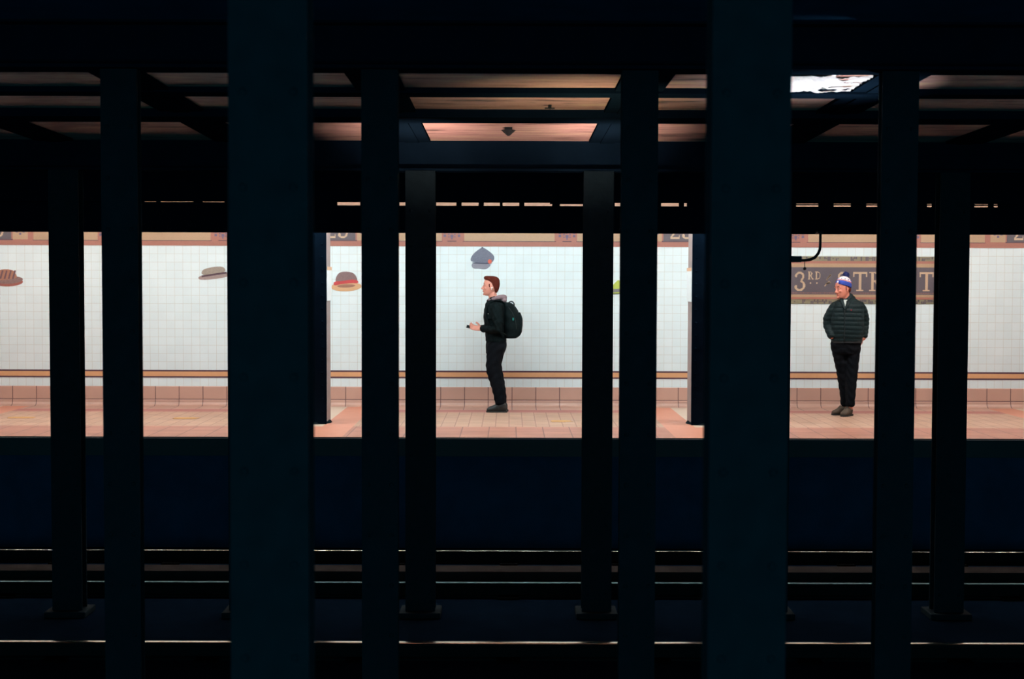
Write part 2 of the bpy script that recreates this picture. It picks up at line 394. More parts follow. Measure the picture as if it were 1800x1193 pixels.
box(bm, .06, .12, -.0175, -.01, .10, H_ - .10, 0); box(bm, W_ - .12, W_ - .06, -.0175, -.01, .10, H_ - .10, 0)
build('frame', bm, [M['tan'], M['rust']], t)
bm = bmesh.new(); box(bm, .12, W_ - .12, -.014, -.01, .125, H_ - .145)
build('panel', bm, M['slate'], t)
LZ, LH = .172, .255
def L(ch, xw, h=LH, z=LZ): letter(ch, xw - TX0, z, h, -.014, t)
L('2', 3.59); L('3', 3.795); L('R', 3.972, .105, .325); L('D', 4.068, .105, .325)
L('.', 4.00, .026, .268); L('.', 4.085, .026, .268)
L('S', 4.365); L('T', 4.575); L('R', 4.79); L('E', 5.035); L('E', 5.245); L('T', 5.46)
bm = bmesh.new()
for (x0, z0, x1, z1) in ((4.20, .24, 4.255, .30), (4.22, .27, 4.27, .285), (4.225, .32, 4.25, .36), (4.255, .36, 4.275, .385)):
    for k in range(8):
        f = k / 7; cx = x0 + (x1 - x0) * f - TX0; cz = z0 + (z1 - z0) * f; q = .007
        box(bm, cx - q, cx + q, -.017, -.014, cz - q, cz + q)
build('flourish', bm, M['letter'], t)
bm = bmesh.new(); box(bm, .16, 2.40, -.015, -.014, .143, .147)
for k in range(70):
    if rr.random() < .75: box(bm, .16 + k * .032, .172 + k * .032, -.016, -.014, .140, .150)
build('dotted_line', bm, M['rust'], t)

# ---- hat shaped wall mosaics (plain generic hats)
def poly(bm, pts, y0, y1, mi=0):
    f = [bm.verts.new((x, y0, z)) for x, z in pts]; b = [bm.verts.new((x, y1, z)) for x, z in pts]
    bm.faces.new(f).material_index = mi; bm.faces.new(b[::-1]).material_index = mi
    for k in range(len(pts)):
        q = (k + 1) % len(pts); bm.faces.new((f[k], b[k], b[q], f[q])).material_index = mi
def blob(cx, cz, rx, rz, n=28, tilt=0, pw=2.0, a0=0, a1=360):
    out = []
    for k in range(n):
        a = math.radians(a0 + (a1 - a0) * k / (n if a1 - a0 == 360 else n - 1)); c, s = math.cos(a), math.sin(a)
        x = rx * math.copysign(abs(c) ** (2 / pw), c); z = rz * math.copysign(abs(s) ** (2 / pw), s)
        out.append((cx + x * math.cos(tilt) - z * math.sin(tilt), cz + x * math.sin(tilt) + z * math.cos(tilt)))
    return out
def smoothpoly(pts, it=2):
    for _ in range(it):
        q = []
        for i in range(len(pts)):
            a, b = pts[i], pts[(i + 1) % len(pts)]
            q += [(a[0] * .75 + b[0] * .25, a[1] * .75 + b[1] * .25), (a[0] * .25 + b[0] * .75, a[1] * .25 + b[1] * .75)]
        pts = q
    return pts
def hatpart(name, t, pts, c, d, var=.2, scale=70, c2=None):
    bm = bmesh.new(); poly(bm, pts, -d, -d + .004 if d > .004 else 0)
    return build(name, bm, mat('hat_' + name, c, .45, 0, var, scale), t)
def hat(px, pz, label): return thing('hat_mosaic', (px, ZW, pz), label, 'wall art', None)
# flat cap
t = hat(-.36, 1.97, 'blue-grey flat cap mosaic with an orange badge above the walking man')
hatpart('crown', t, smoothpoly([(-.165, -.02), (-.13, .06), (-.05, .125), (.0, .155), (.06, .125), (.15, .055), (.165, .0), (.12, -.06), (.0, -.055), (-.12, -.045)]), (98, 102, 118), .005, .3)
hatpart('peak', t, smoothpoly([(-.15, -.055), (.0, -.062), (.115, -.06), (.10, -.105), (.04, -.145), (-.05, -.128), (-.13, -.13)]), (132, 132, 142), .006, .15)
hatpart('band', t, smoothpoly([(-.13, -.045), (0, -.052), (.12, -.05), (.12, -.068), (0, -.070), (-.14, -.062)], 1), (58, 60, 80), .007, .1)
hatpart('badge', t, blob(.10, -.035, .026, .03), (214, 96, 72), .009, .1)
hatpart('button', t, blob(.0, .148, .012, .01), (60, 60, 80), .008, .1)
# banded hat
t = hat(-2.17, 1.66, 'brown hat mosaic with a red band and straw brim by the left platform column')
hatpart('brim', t, blob(0, -.065, .205, .062, tilt=.04), (206, 164, 122), .005, .1)
hatpart('brim_shade', t, blob(.0, -.055, .12, .022, tilt=.04), (150, 106, 84), .006, .2)
hatpart('crown', t, smoothpoly([(-.145, -.02), (-.14, .06), (-.085, .135), (.06, .135), (.13, .09), (.155, -.01), (.0, -.01)]), (124, 98, 96), .007, .3)
hatpart('band', t, smoothpoly([(-.17, -.055), (-.165, .005), (-.05, .01), (.08, .032), (.155, .02), (.165, -.02), (.06, -.015), (-.06, -.03)], 1), (186, 62, 62), .009, .15)
# striped brown hat, left end
t = hat(-6.68, 1.715, 'brown striped woven hat mosaic with a reddish brim, leftmost on the wall')
hatpart('brim', t, blob(.02, -.075, .19, .055, tilt=.04), (158, 92, 80), .005, .2)
hatpart('upper_brim', t, blob(.03, -.045, .18, .05, tilt=.06), (134, 104, 100), .006, .4, 60)
hatpart('crown', t, smoothpoly([(-.14, -.05), (-.12, .09), (.0, .10), (.09, .085), (.12, .03), (.14, -.02), (.0, -.04)]), (166, 112, 88), .008, .2)
for k in range(4): hatpart('stripe', t, [(-.10 + k * .055, -.03), (-.075 + k * .055, -.03), (-.045 + k * .055, .08), (-.065 + k * .055, .085)], (110, 78, 80), .010, .2)
# grey tilted boater
t = hat(-3.93, 1.78, 'grey tilted straw boater mosaic half hidden behind the wide dark column')
t.rotation_euler = (0, -.13, 0)
hatpart('brim', t, blob(0, -.05, .215, .038, pw=2.6), (156, 136, 130), .005, .25)
hatpart('crown', t, smoothpoly([(-.165, -.03), (-.16, .055), (0, .075), (.15, .06), (.16, -.03)]), (150, 138, 124), .007, .35)
hatpart('band', t, [(-.17, -.045), (-.165, -.02), (.165, -.012), (.17, -.037)], (78, 52, 62), .009, .1)
# green pointed hat
t = hat(1.46, 1.60, 'lime green pointed hat mosaic with a grey band, seen through the narrow gap')
hatpart('crown', t, smoothpoly([(-.13, -.03), (-.07, .04), (.0, .11), (.04, .03), (.075, -.03)]), (176, 190, 76), .006, .15)
hatpart('band', t, [(-.15, -.075), (-.14, -.028), (.085, -.018), (.09, -.06)], (120, 116, 122), .008, .15)
hatpart('brim', t, smoothpoly([(-.19, -.10), (-.15, -.07), (.10, -.055), (.13, -.08), (.0, -.095)], 1), (166, 180, 70), .005, .15)
hatpart('trim', t, [(-.16, -.104), (-.15, -.092), (.10, -.076), (.10, -.086)], (60, 56, 46), .009, .1)

# ------------------------------------------------------------------ roof over the tracks
def cz(y): return 2.94 - (y - 8.4) * .0145           # plastered soffit over the far express track, slightly sloped
def slab(bm, x0, x1, y0, y1, d0, d1, mi=0):
    """box hanging between d0 and d1 below the sloped soffit"""
    fs = box(bm, x0, x1, y0, y1, 0, 1, mi)
    for v in set(v for f in fs for v in f.verts): v.co.z = cz(v.co.y) - (d1 if v.co.z < .5 else d0)
bm = bmesh.new(); slab(bm, XL, XR, 8.425, 12.36, -.06, 0)
struct('ceiling', bm, M['roof'])
bm = bmesh.new(); box(bm, XL, XR, -1.0, 8.45, 3.19, 3.3); box(bm, XL, XR, 12.3, ZE + .3, 3.19, 3.3)
struct('roof_slab', bm, M['soot'])
bm = bmesh.new(); box(bm, XL, XR, -1, ZW + .3, 3.45, 3.6); struct('roof_slab', bm, M['soot'])
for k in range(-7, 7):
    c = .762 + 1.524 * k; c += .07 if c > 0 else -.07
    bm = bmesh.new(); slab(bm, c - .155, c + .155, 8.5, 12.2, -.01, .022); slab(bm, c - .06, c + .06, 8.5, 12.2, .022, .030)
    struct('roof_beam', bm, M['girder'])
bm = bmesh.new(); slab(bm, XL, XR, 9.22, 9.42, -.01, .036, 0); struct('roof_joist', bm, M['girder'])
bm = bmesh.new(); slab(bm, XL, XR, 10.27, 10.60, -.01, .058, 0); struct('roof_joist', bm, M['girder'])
def girder(y, z0, z1, w, nm='roof_girder', d=None):
    bm = bmesh.new()
    box(bm, XL, XR, y - w / 2, y + w / 2, z0, z0 + .02); box(bm, XL, XR, y - .008, y + .008, z0 + .02, z1); box(bm, XL, XR, y - w / 2, y + w / 2, z1 - .015, z1)
    struct(nm, bm, M['girder'])
girder(4.57, 2.70, 3.19, .26); girder(8.41, 2.915, 3.19, .22); girder(12.30, 2.62, 3.19, .20)
t = thing('ceiling_junction_box', (-.01, 11.32, cz(11.32) - .045), 'small dark junction box on the lit track ceiling above the walking man', 'junction box')
bm = bmesh.new(); bmesh.ops.create_cone(bm, cap_ends=True, segments=8, radius1=.010, radius2=.06, depth=.045); build('cover', bm, M['rubber'], t)
bm = bmesh.new(); box(bm, -.03, .03, -.03, .03, .0225, .047); build('back_plate', bm, M['rubber'], t)
t = thing('ceiling_hanger_stub', (.28, 10.02, cz(10.02) - .028), 'tiny dark hanger stub on the ceiling strip, right of the junction box', 'bracket')
bm = bmesh.new(); box(bm, -.035, .035, -.02, .02, -.0, .006); build('plate', bm, M['rubber'], t)
bm = bmesh.new(); tube(bm, [(0, 0, .004), (0, 0, .028)], [.012, .012], 8, (1, 0, 0)); build('rod', bm, M['rubber'], t)

# fascia girder above the platform edge, with an open slot
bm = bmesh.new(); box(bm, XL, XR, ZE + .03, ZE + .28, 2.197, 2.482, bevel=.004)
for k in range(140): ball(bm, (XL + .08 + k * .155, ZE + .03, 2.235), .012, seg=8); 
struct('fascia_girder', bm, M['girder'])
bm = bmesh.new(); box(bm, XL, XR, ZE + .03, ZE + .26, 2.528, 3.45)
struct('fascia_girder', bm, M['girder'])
def px2x(px, Y=15.3): return (px - 895) / 2500 * Y
solid = [(-60, 255), (278, 283), (343, 357), (397, 593), (634, 702), (713, 766), (802, 811), (841, 850), (878, 883), (912, 921), (970, 983), (1026, 1079), (1093, 1160), (1192, 1200), (1206, 1396), (1437, 1462), (1494, 1519), (1541, 1625), (1636, 1708), (1735, 1742), (1752, 1860)]
bm = bmesh.new()
for a, b in solid: box(bm, px2x(a), px2x(b), ZE + .04, ZE + .10, 2.482, 2.528)
struct('girder_packing', bm, M['girder'])
def conduit(x0, x1, z, r, label):
    bm = bmesh.new(); tube(bm, [(x0, ZE + .0, z), (x1, ZE + .0, z)], [r, r], 10, (0, 0, 1), False)
    tag(build('conduit', bm, M['girder']), label, 'pipe')
conduit(-9.0, -3.0, 2.494, .017, 'black conduit along the fascia girder at the left')
conduit(.43, 1.0, 2.517, .016, 'short black conduit above the walking man')
conduit(3.02, 8.5, 2.503, .007, 'thin black conduit along the fascia girder at the right')

# ------------------------------------------------------------------ columns
def column(name, x, y, wdt, dep, z1, label, group, m, base=True):
    t = thing(name, (x, y, BED), label, 'column', group)
    H = z1 - BED
    bm = bmesh.new()
    box(bm, -wdt / 2, wdt / 2, -dep / 2, -dep / 2 + .014, 0, H); box(bm, -wdt / 2, wdt / 2, dep / 2 - .014, dep / 2, 0, H)
    box(bm, -.008, .008, -dep / 2 + .014, dep / 2 - .014, 0, H)
    for s in (-1, 1):
        for k in range(int(H / .30)): ball(bm, (s * wdt * .32, -dep / 2, .2 + k * .30), (.014, .008, .014), seg=8)
    build('shaft', bm, m, t)
    if base:
        bm = bmesh.new(); box(bm, -wdt * .5 - .05, wdt * .5 + .05, -dep / 2 - .08, dep / 2 + .08, 0, .05, bevel=.008)
        build('base_plate', bm, m, t)
    return t
XN = {-2.286: 'outer left', -.762: 'inner left', .762: 'inner right', 2.286: 'outer right'}
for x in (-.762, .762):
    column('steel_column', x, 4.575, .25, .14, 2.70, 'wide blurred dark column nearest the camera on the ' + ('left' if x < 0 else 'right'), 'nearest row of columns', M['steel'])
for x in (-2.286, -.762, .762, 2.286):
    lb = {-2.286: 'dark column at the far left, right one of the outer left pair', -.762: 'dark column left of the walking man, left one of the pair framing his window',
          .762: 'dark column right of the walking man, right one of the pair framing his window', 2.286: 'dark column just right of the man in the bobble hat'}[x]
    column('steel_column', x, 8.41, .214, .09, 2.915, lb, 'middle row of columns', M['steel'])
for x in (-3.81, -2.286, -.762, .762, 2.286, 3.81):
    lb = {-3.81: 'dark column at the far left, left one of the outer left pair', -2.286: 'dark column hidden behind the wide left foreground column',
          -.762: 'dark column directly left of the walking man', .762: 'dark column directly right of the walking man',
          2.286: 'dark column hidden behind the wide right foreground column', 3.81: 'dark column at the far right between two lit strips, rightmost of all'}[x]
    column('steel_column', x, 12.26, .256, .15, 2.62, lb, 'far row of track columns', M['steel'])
for x in (-2.286, 2.286):
    side = 'left' if x < 0 else 'right'
    t = thing('platform_column', (x, 16.80, 0), 'boxed platform column standing on the %s salmon floor strip' % side, 'column', 'platform columns')
    bm = bmesh.new(); box(bm, -.146, .146, -.215, .235, .0, 3.3, bevel=.008); build('shaft', bm, M['col_grey'], t)
    bm = bmesh.new(); box(bm, -.158, .158, -.236, -.217, .0, 3.3, bevel=.008)
    for k in range(20):
        for s in (-1, 1): ball(bm, (s * .11, -.236, .15 + k * .15), (.012, .006, .012), seg=8)
    build('shaded_front_plate', bm, M['bed'], t)  # near-black colour stands in for the unlit front of the column
    bm = bmesh.new(); tube(bm, [(0, 0, .0), (0, 0, .022)], [(.19, .26), (.175, .245)], 32, (1, 0, 0), False); build('foot', bm, M['steel'], t)
    # sign plate facing along the platform
    s = -1 if x > 0 else 1
    u = thing('column_sign', (x + s * .146, 16.82, 1.44), 'white enamel sign plate on the side of the %s platform column' % side, 'sign', 'column sign plates')
    bm = bmesh.new(); a, b = sorted((s * .002, s * .014)); box(bm, a, b, -.20, .215, 0, .40, bevel=.002); build('plate', bm, M['sign_white'], u)
    a, b = sorted((s * .014, s * .016)); bm = bmesh.new()
    box(bm, a, b, -.20, .215, .36, .40); build('edge_band', bm, M['orange'], u)

# ------------------------------------------------------------------ rails
def rail(y, label, hm='railhead', ws=1.0):
    t = thing('running_rail', (0, y, BED), label, 'rail', 'running rails')
    h = RAIL - BED
    bm = bmesh.new(); box(bm, XL, XR, -.07, .07, 0.001, .016); box(bm, XL, XR, -.009, .009, .016, h - .03); build('foot_and_web', bm, M['railweb'], t)
    bm = bmesh.new()
    pr = [(-.034, h - .032), (-.035, h - .022), (-.034, h - .014), (-.0325, h - .009), (-.030, h - .004), (-.026, h - .0004), (-.012, h - .00005), (0, h)]
    pr = pr + [(-a, b) for a, b in pr[-2::-1]]
    pr = [(a * ws, b) for a, b in pr]
    A = [bm.verts.new((XL, a, b)) for a, b in pr]; B = [bm.verts.new((XR, a, b)) for a, b in pr]
    for k in range(len(pr)):
        q = (k + 1) % len(pr); f = bm.faces.new((A[k], A[q], B[q], B[k])); f.material_index = 1 if 4 <= k <= 9 else 0; f.smooth = True
    build('head', bm, [M['railweb'], M[hm]], t)
    for k in range(-9, 10):
        bm = bmesh.new(); box(bm, k * 1.15 - .09, k * 1.15 + .09, -.15, .15, .0, .016); build('tie_plate', bm, M['tie'], t)
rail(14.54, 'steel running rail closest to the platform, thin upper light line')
rail(12.995, 'steel running rail of the far track next to the columns, faint middle line', 'dimhead')
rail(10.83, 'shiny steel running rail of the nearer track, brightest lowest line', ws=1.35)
# ------------------------------------------------------------------ curved bracket arm by the right foreground column
t = thing('bracket_arm', (3.30, ZE - .10, 2.197), 'black curved pipe bracket hanging from the fascia girder above the name tablet', 'bracket')
pts = [(0, 0, .02), (0, 0, -.10), (-.003, 0, -.17), (-.02, 0, -.215), (-.055, 0, -.258), (-.11, 0, -.283), (-.17, 0, -.29), (-.25, 0, -.29)]
bm = bmesh.new(); tube(bm, pts, [.014, .014, .015, .015, .016, .016, .015, .015], 12, (0, 1, 0)); box(bm, -.03, .03, -.03, .14, -.002, .03); build('pipe', bm, M['rubber'], t, True)
bm = bmesh.new(); box(bm, -.40, -.205, -.05, .05, -.31, -.245, bevel=.006); build('junction_box', bm, M['rubber'], t)
bm = bmesh.new(); tube(bm, [(-.165, 0, -.29), (-.163, 0, -.355)], [.004, .004], 8); ball(bm, (-.163, 0, -.375), .018); build('hanging_knob', bm, M['rubber'], t)

# ------------------------------------------------------------------ lights
bm = bmesh.new(); box(bm, XL, XR, ZE + .28, ZW + .3, 3.05, 3.12); struct('ceiling', bm, M['sign_white'])
def fixture(x, y, z, ln, strength, col, name='fluorescent_fixture', label='', drop=.05):
    t = thing(name, (x, y, z), label, 'light fixture', 'platform fluorescent fixtures')
    bm = bmesh.new(); box(bm, -ln / 2 - .05, ln / 2 + .05, -.07, .07, 0, 3.05 - z if name == 'fluorescent_fixture' else .05, bevel=.004); build('housing', bm, M['fixture'], t)
    bm = bmesh.new(); tube(bm, [(-ln / 2, 0, -.03), (ln / 2, 0, -.03)], [.022, .022], 12, (0, 1, 0), False)
    build('tube', bm, emit('tube_glow', col, strength), t, True)
    return t
COOL, WARM = (.90, 1.02, 1.06), (1.0, .94, .90)
for k in range(-5, 6):
    x = k * 1.524; a = abs(k)
    s = 158 if a <= 1 else 152 if a == 2 else 136
    c = COOL if a <= 1 else (.96, 1, 1.0) if a == 2 else WARM
    fixture(x, 16.35, 2.88, 1.25, s, c, label='white fluorescent fixture under the platform ceiling, ' + ('above the walking man' if k == 0 else '%s one to the %s of the walking man' % (('first', 'second', 'third', 'fourth', 'fifth')[a - 1], 'left' if k < 0 else 'right')))
# added unseen lamps: aimed floods behind the middle columns, put in to brighten the ceiling
def flood(x, y, z, s, col, label, rx=0, ry=0, L=.07, rl=.08, k=1.0):
    t = thing('added_ceiling_flood', (x, y, z), label, 'light fixture', 'added flood lamps behind the columns'); t.rotation_euler = (rx, ry, 0)
    bm = bmesh.new(); n = 20
    prs = [(.02, -.09), (.07, -.085), (.095, -.03), (.10, L), (.094, L), (.088, -.02), (.0, -.025)]
    prs = [(r * k, h) for r, h in prs]
    rings = [[bm.verts.new((r * math.cos(2 * PI * q / n), r * math.sin(2 * PI * q / n), h)) for q in range(n)] for r, h in prs[:-1]]
    for a, b in zip(rings, rings[1:]):
        for q in range(n): bm.faces.new((a[q], a[(q + 1) % n], b[(q + 1) % n], b[q]))
    bm.faces.new(rings[0]); bm.faces.new(rings[-1])
    box(bm, -.02, .02, -.13, -.08, -.06, .0); build('housing', bm, M['girder'], t)
    bm = bmesh.new(); bmesh.ops.create_circle(bm, cap_ends=True, segments=20, radius=rl)
    bmesh.ops.translate(bm, verts=bm.verts, vec=(0, 0, -.010)); r = bmesh.ops.extrude_face_region(bm, geom=list(bm.faces))
    for v in r['geom']:
        if isinstance(v, bmesh.types.BMVert): v.co.z += .012
    build('lens', bm, emit('flood_glow', col, s), t)
    return t
def aim(x, y, z, tx, ty, S, col, label, **kw):
    d = Vector((tx - x, ty - y, cz(ty) - z)).normalized(); q = d.to_track_quat('Z', 'Y')
    t = flood(x, y, z, S, col, label, **kw); t.rotation_euler = q.to_euler(); qi = q.inverted()
    bm = bmesh.new(); tube(bm, [qi @ Vector((math.copysign(.03, -x) if x < 1 and x > 0 else (-.03 if x > 1 else .03), 8.457 - y, -.03)), Vector((0, 0, -.05))], [.012, .012], 8, (1, 0, 0)); build('arm', bm, M['girder'], t)
aim(-.79, 8.66, .90, -.68, 11.45, 25000, (1.0, .80, .72), 'added upward flood lamp on the middle row column left of the walking man', L=.34, rl=.045, k=.55)
aim(.79, 8.66, .90, .68, 11.45, 25000, (1.0, .82, .73), 'added lower flood lamp on the middle row column right of the walking man', L=.34, rl=.045, k=.55)
aim(.79, 8.66, 1.50, .45, 9.60, 2300, (1.0, .88, .58), 'added upper flood lamp on the middle row column right of the walking man', L=.14, rl=.045, k=.6)
aim(2.38, 8.66, 1.30, 1.95, 9.00, 4600, (.86, .92, 1.0), 'added cool white flood lamp on the dark column beside the bobble hat man', L=.18, rl=.045, k=.6)
# added pale crinkled sheet, painting in a brightly lit patch of ceiling
t = thing('lit_ceiling_patch', (0, 0, cz(8.9) - .022), 'added pale crinkled sheet standing in for a brightly lit ceiling patch at upper right', 'lit ceiling patch')
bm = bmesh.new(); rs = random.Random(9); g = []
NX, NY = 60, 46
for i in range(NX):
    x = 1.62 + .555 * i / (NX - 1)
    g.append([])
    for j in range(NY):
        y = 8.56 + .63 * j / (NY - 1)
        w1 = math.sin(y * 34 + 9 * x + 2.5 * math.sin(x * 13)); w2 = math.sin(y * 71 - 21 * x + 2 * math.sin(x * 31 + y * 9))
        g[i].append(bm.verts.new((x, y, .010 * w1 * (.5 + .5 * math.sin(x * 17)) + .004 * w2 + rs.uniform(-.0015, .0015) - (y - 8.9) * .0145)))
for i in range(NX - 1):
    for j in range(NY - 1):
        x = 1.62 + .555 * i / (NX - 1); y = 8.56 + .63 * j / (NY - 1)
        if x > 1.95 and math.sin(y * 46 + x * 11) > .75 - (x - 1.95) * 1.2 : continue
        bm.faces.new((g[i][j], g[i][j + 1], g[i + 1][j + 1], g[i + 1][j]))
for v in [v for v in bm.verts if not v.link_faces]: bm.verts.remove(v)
sh0 = build('sheet', bm, mat('lit_patch_pale', (214, 208, 206), .4, .3, .25, 12), t)
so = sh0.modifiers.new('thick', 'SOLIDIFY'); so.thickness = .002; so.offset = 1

# ================================================================== PEOPLE
HEAD = [(.115, .035, -.045, .035), (.102, .062, -.075, .055), (.078, .082, -.096, .069), (.045, .091, -.103, .076), (.015, .090, -.103, .077), (-.015, .088, -.098, .075),
        (-.045, .089, -.085, .069), (-.07, .088, -.062, .062), (-.093, .085, -.032, .052), (-.112, .076, -.004, .038), (-.122, .064, .012, .022)]
def head_lofts(bm, mx):
    stack(bm, HEAD, 28, 2.15, mx)
    r3 = mx.to_3x3(); P = lambda *a: mx @ Vector(a)
    tube(bm, [P(.085, 0, .018), P(.098, 0, -.008), P(.109, 0, -.030)], [.008, .010, .012], 12, r3 @ Vector((0, 1, 0)))
    ball(bm, P(.110, 0, -.032), .0125); ball(bm, P(.100, .011, -.037), .009); ball(bm, P(.100, -.011, -.037), .009)
    for s in (-1, 1):
        ball(bm, P(.076, s * .030, .026), (.016, .026, .008), r3)        # brow
        ball(bm, P(.066, s * .043, -.028), (.020, .018, .018), r3)       # cheek
        ball(bm, P(-.008, s * .079, -.010), (.017, .007, .030), r3)      # ear
        ball(bm, P(-.006, s * .080, -.034), (.008, .006, .010), r3)
        ball(bm, P(-.004, s * .080, .010), (.014, .009, .012), r3)
    ball(bm, P(.090, 0, -.058), (.009, .022, .006), r3); ball(bm, P(.088, 0, -.070), (.009, .019, .006), r3)
    ball(bm, P(.080, 0, -.103), (.016, .020, .016), r3)
def face_parts(t, mx, lips=True):
    r3 = mx.to_3x3(); P = lambda *a: mx @ Vector(a)
    for s in (-1, 1):
        bm = bmesh.new(); ball(bm, P(.080, s * .031, .006), (.009, .012, .005), r3, 12); e = build('eye', bm, M['eye'], t, True)
        bm = bmesh.new(); ball(bm, P(.0885, s * .031, .006), (.004, .006, .006), r3, 10); build('iris', bm, M['iris'], e, True)
        bm = bmesh.new(); tube(bm, [P(.090, s * .018, .030), P(.086, s * .034, .035), P(.074, s * .050, .030)], [.004, .0045, .003], 8, r3 @ Vector((0, 0, 1))); build('eyebrow', bm, M['hair'], t, True)
    if lips:
        bm = bmesh.new()
        tube(bm, [P(.088, -.020, -.064), P(.0975, 0, -.061), P(.088, .020, -.064)], [.003, .0045, .003], 8, r3 @ Vector((0, 0, 1)))
        tube(bm, [P(.087, -.017, -.069), P(.0955, 0, -.071), P(.087, .017, -.069)], [.003, .005, .003], 8, r3 @ Vector((0, 0, 1)))
        build('lips', bm, M['lip'], t, True)
def hand(bm, mx, curl=.5, side=1, spread=.1):
    """hand along +x from wrist, palm facing -z, thumb on +y*side"""
    r3 = mx.to_3x3(); P = lambda *a: mx @ Vector(a)
    Y = r3 @ Vector((0, 1, 0))
    tube(bm, [P(-.02, 0, 0), P(.02, 0, 0), P(.06, 0, 0), P(.09, 0, -.002)], [(.026, .021), (.034, .018), (.041, .016), (.040, .013)], 16, Y)
    for i, (fy, ln) in enumerate(((.030, .072), (.010, .080), (-.011, .074), (-.031, .058))):
        fy *= side; a = 0; p = Vector((.086, fy, 0)); pts = [P(*p)]; seg3 = (ln * .45, ln * .30, ln * .25)
        dy = fy * spread
        for q in seg3:
            a += curl * (1.0 + .12 * i); p = p + Vector((q * math.cos(a), dy * q / ln * 1.5, -q * math.sin(a))); pts.append(P(*p))
        tube(bm, pts, [.0095, .009, .0082, .007], 10, Y)
    p = Vector((.022, .028 * side, -.004)); pts = [P(*p)]
    for q, d in ((.032, (.62, .70 * side, -.35)), (.028, (.80, .42 * side, -.43)), (.024, (.92, .12 * side, -.38))):
        p = p + Vector(d).normalized() * q; pts.append(P(*p))
    tube(bm, pts, [.013, .011, .0098, .008], 10, Y)
def ori(o, x, y, roll=0):
    """matrix with x axis = x, y axis ~ y"""
    X = Vector(x).normalized(); Z = X.cross(Vector(y)).normalized(); Y = Z.cross(X)
    m = Matrix((X, Y, Z)).transposed().to_4x4(); return Matrix.Translation(o) @ m
def shoe(t, heel, toe_dir, ln, wdt, h, m, name='boot', collar=.10):
    """heel point on the ground"""
    mx = ori((heel[0], heel[1], heel[2]), toe_dir, (-toe_dir[1], toe_dir[0], 0)); bm = bmesh.new()
    secs = [(0.012, .55, .075), (.05, .82, .115), (.10, .86, .12), (.14, .88, .11), (.17, .94, .085), (.21, 1.0, .065), (.25, .88, .052), (.272, .5, .036)]
    rings = []
    k = ln / .28
    for x, wf, hh in secs:
        hw = wdt / 2 * wf; rg = []
        for j in range(20):
            a = 2 * PI * j / 20; c, s = math.cos(a), math.sin(a)
            z = hh * h / .12 * (.5 + .5 * math.copysign(abs(s) ** .7, s))
            rg.append(bm.verts.new(mx @ Vector((x * k, hw * math.copysign(abs(c) ** .8, c) * (1 - .25 * max(0, s)), z + .012))))
        rings.append(rg)
    for a, b in zip(rings, rings[1:]):
        for j in range(20): bm.faces.new((a[j], a[(j + 1) % 20], b[(j + 1) % 20], b[j]))
    bm.faces.new(rings[0][::-1]); bm.faces.new(rings[-1])
    tube(bm, [mx @ Vector((.075 * k, 0, .07)), mx @ Vector((.07 * k, 0, collar))], [(.052, .058), (.048, .055)], 18, mx.to_3x3() @ Vector((0, 1, 0)), True)
    b = remesh(name, bm, m, t, .006, 3)
    bm = bmesh.new(); pts = []
    for x, hw in ((.0, .026), (.02, .036), (.08, .037), (.13, .036), (.18, .043), (.22, .045), (.255, .036), (.277, .016)): pts.append((x * k, hw * wdt / .09))
    outl = pts + [(x, -y) for x, y in pts[::-1]]
    lo = [bm.verts.new(mx @ Vector((x, y, 0))) for x, y in outl]; hi = [bm.verts.new(mx @ Vector((x, y, .022))) for x, y in outl]
    bm.faces.new(lo); bm.faces.new(hi)
    for j in range(len(lo)): q = (j + 1) % len(lo); bm.faces.new((lo[j], lo[q], hi[q], hi[j]))
    build('sole', bm, M['sole'], b)
    bm = bmesh.new()
    for j in range(4):
        z = .058 + j * .014; x = .165 - j * .018
        tube(bm, [mx @ Vector((x * k, -.018, z + .03)), mx @ Vector((x * k + .004, 0, z + .036)), mx @ Vector((x * k, .018, z + .03))], [.003] * 3, 6)
    build('laces', bm, M['sole'], b, True)
    return b

# ---------------- man walking left, seen from his left side (local +x = forward = world -X)
S1 = 480.3
def f1(cx): return (250 - cx) / S1
def z1(cy): return (1134 - cy) / S1
man = thing('person', (-.173, 18.21, 0), 'person in black denim jacket and trousers looking ahead, phone in hand, under the cap mosaic', 'person', rz=PI)
hc = Matrix.Translation((f1(219), 0, z1(362))) @ Matrix.Rotation(-.05, 4, 'Y')
TORSO1 = [(448, 205, 285, .085), (458, 193, 300, .14), (470, 186, 307, .185), (490, 182, 312, .205), (520, 177, 312, .208), (545, 174, 311, .205), (580, 178, 309, .195), (620, 183, 307, .185), (660, 187, 309, .178), (690, 190, 314, .18)]
def tor(secs, grow): return [(z1(c), f1(a) + grow, f1(b) - grow, h + grow) for c, a, b, h in secs]
sh = {s: Vector((f1(255), s * .185, z1(490))) for s in (1, -1)}
el = {1: Vector((f1(268), .245, z1(622))), -1: Vector((f1(262), -.245, z1(620)))}
wr = {1: Vector((f1(158), .085, z1(622))), -1: Vector((f1(156), -.075, z1(618)))}
LEG1 = [(745, 250, .112, .088), (800, 239, .095, .080), (850, 234, .092, .072), (880, 238, .092, .068), (920, 248, .087, .064), (970, 261, .080, .060), (1030, 273, .071, .056), (1078, 279, .066, .054)]
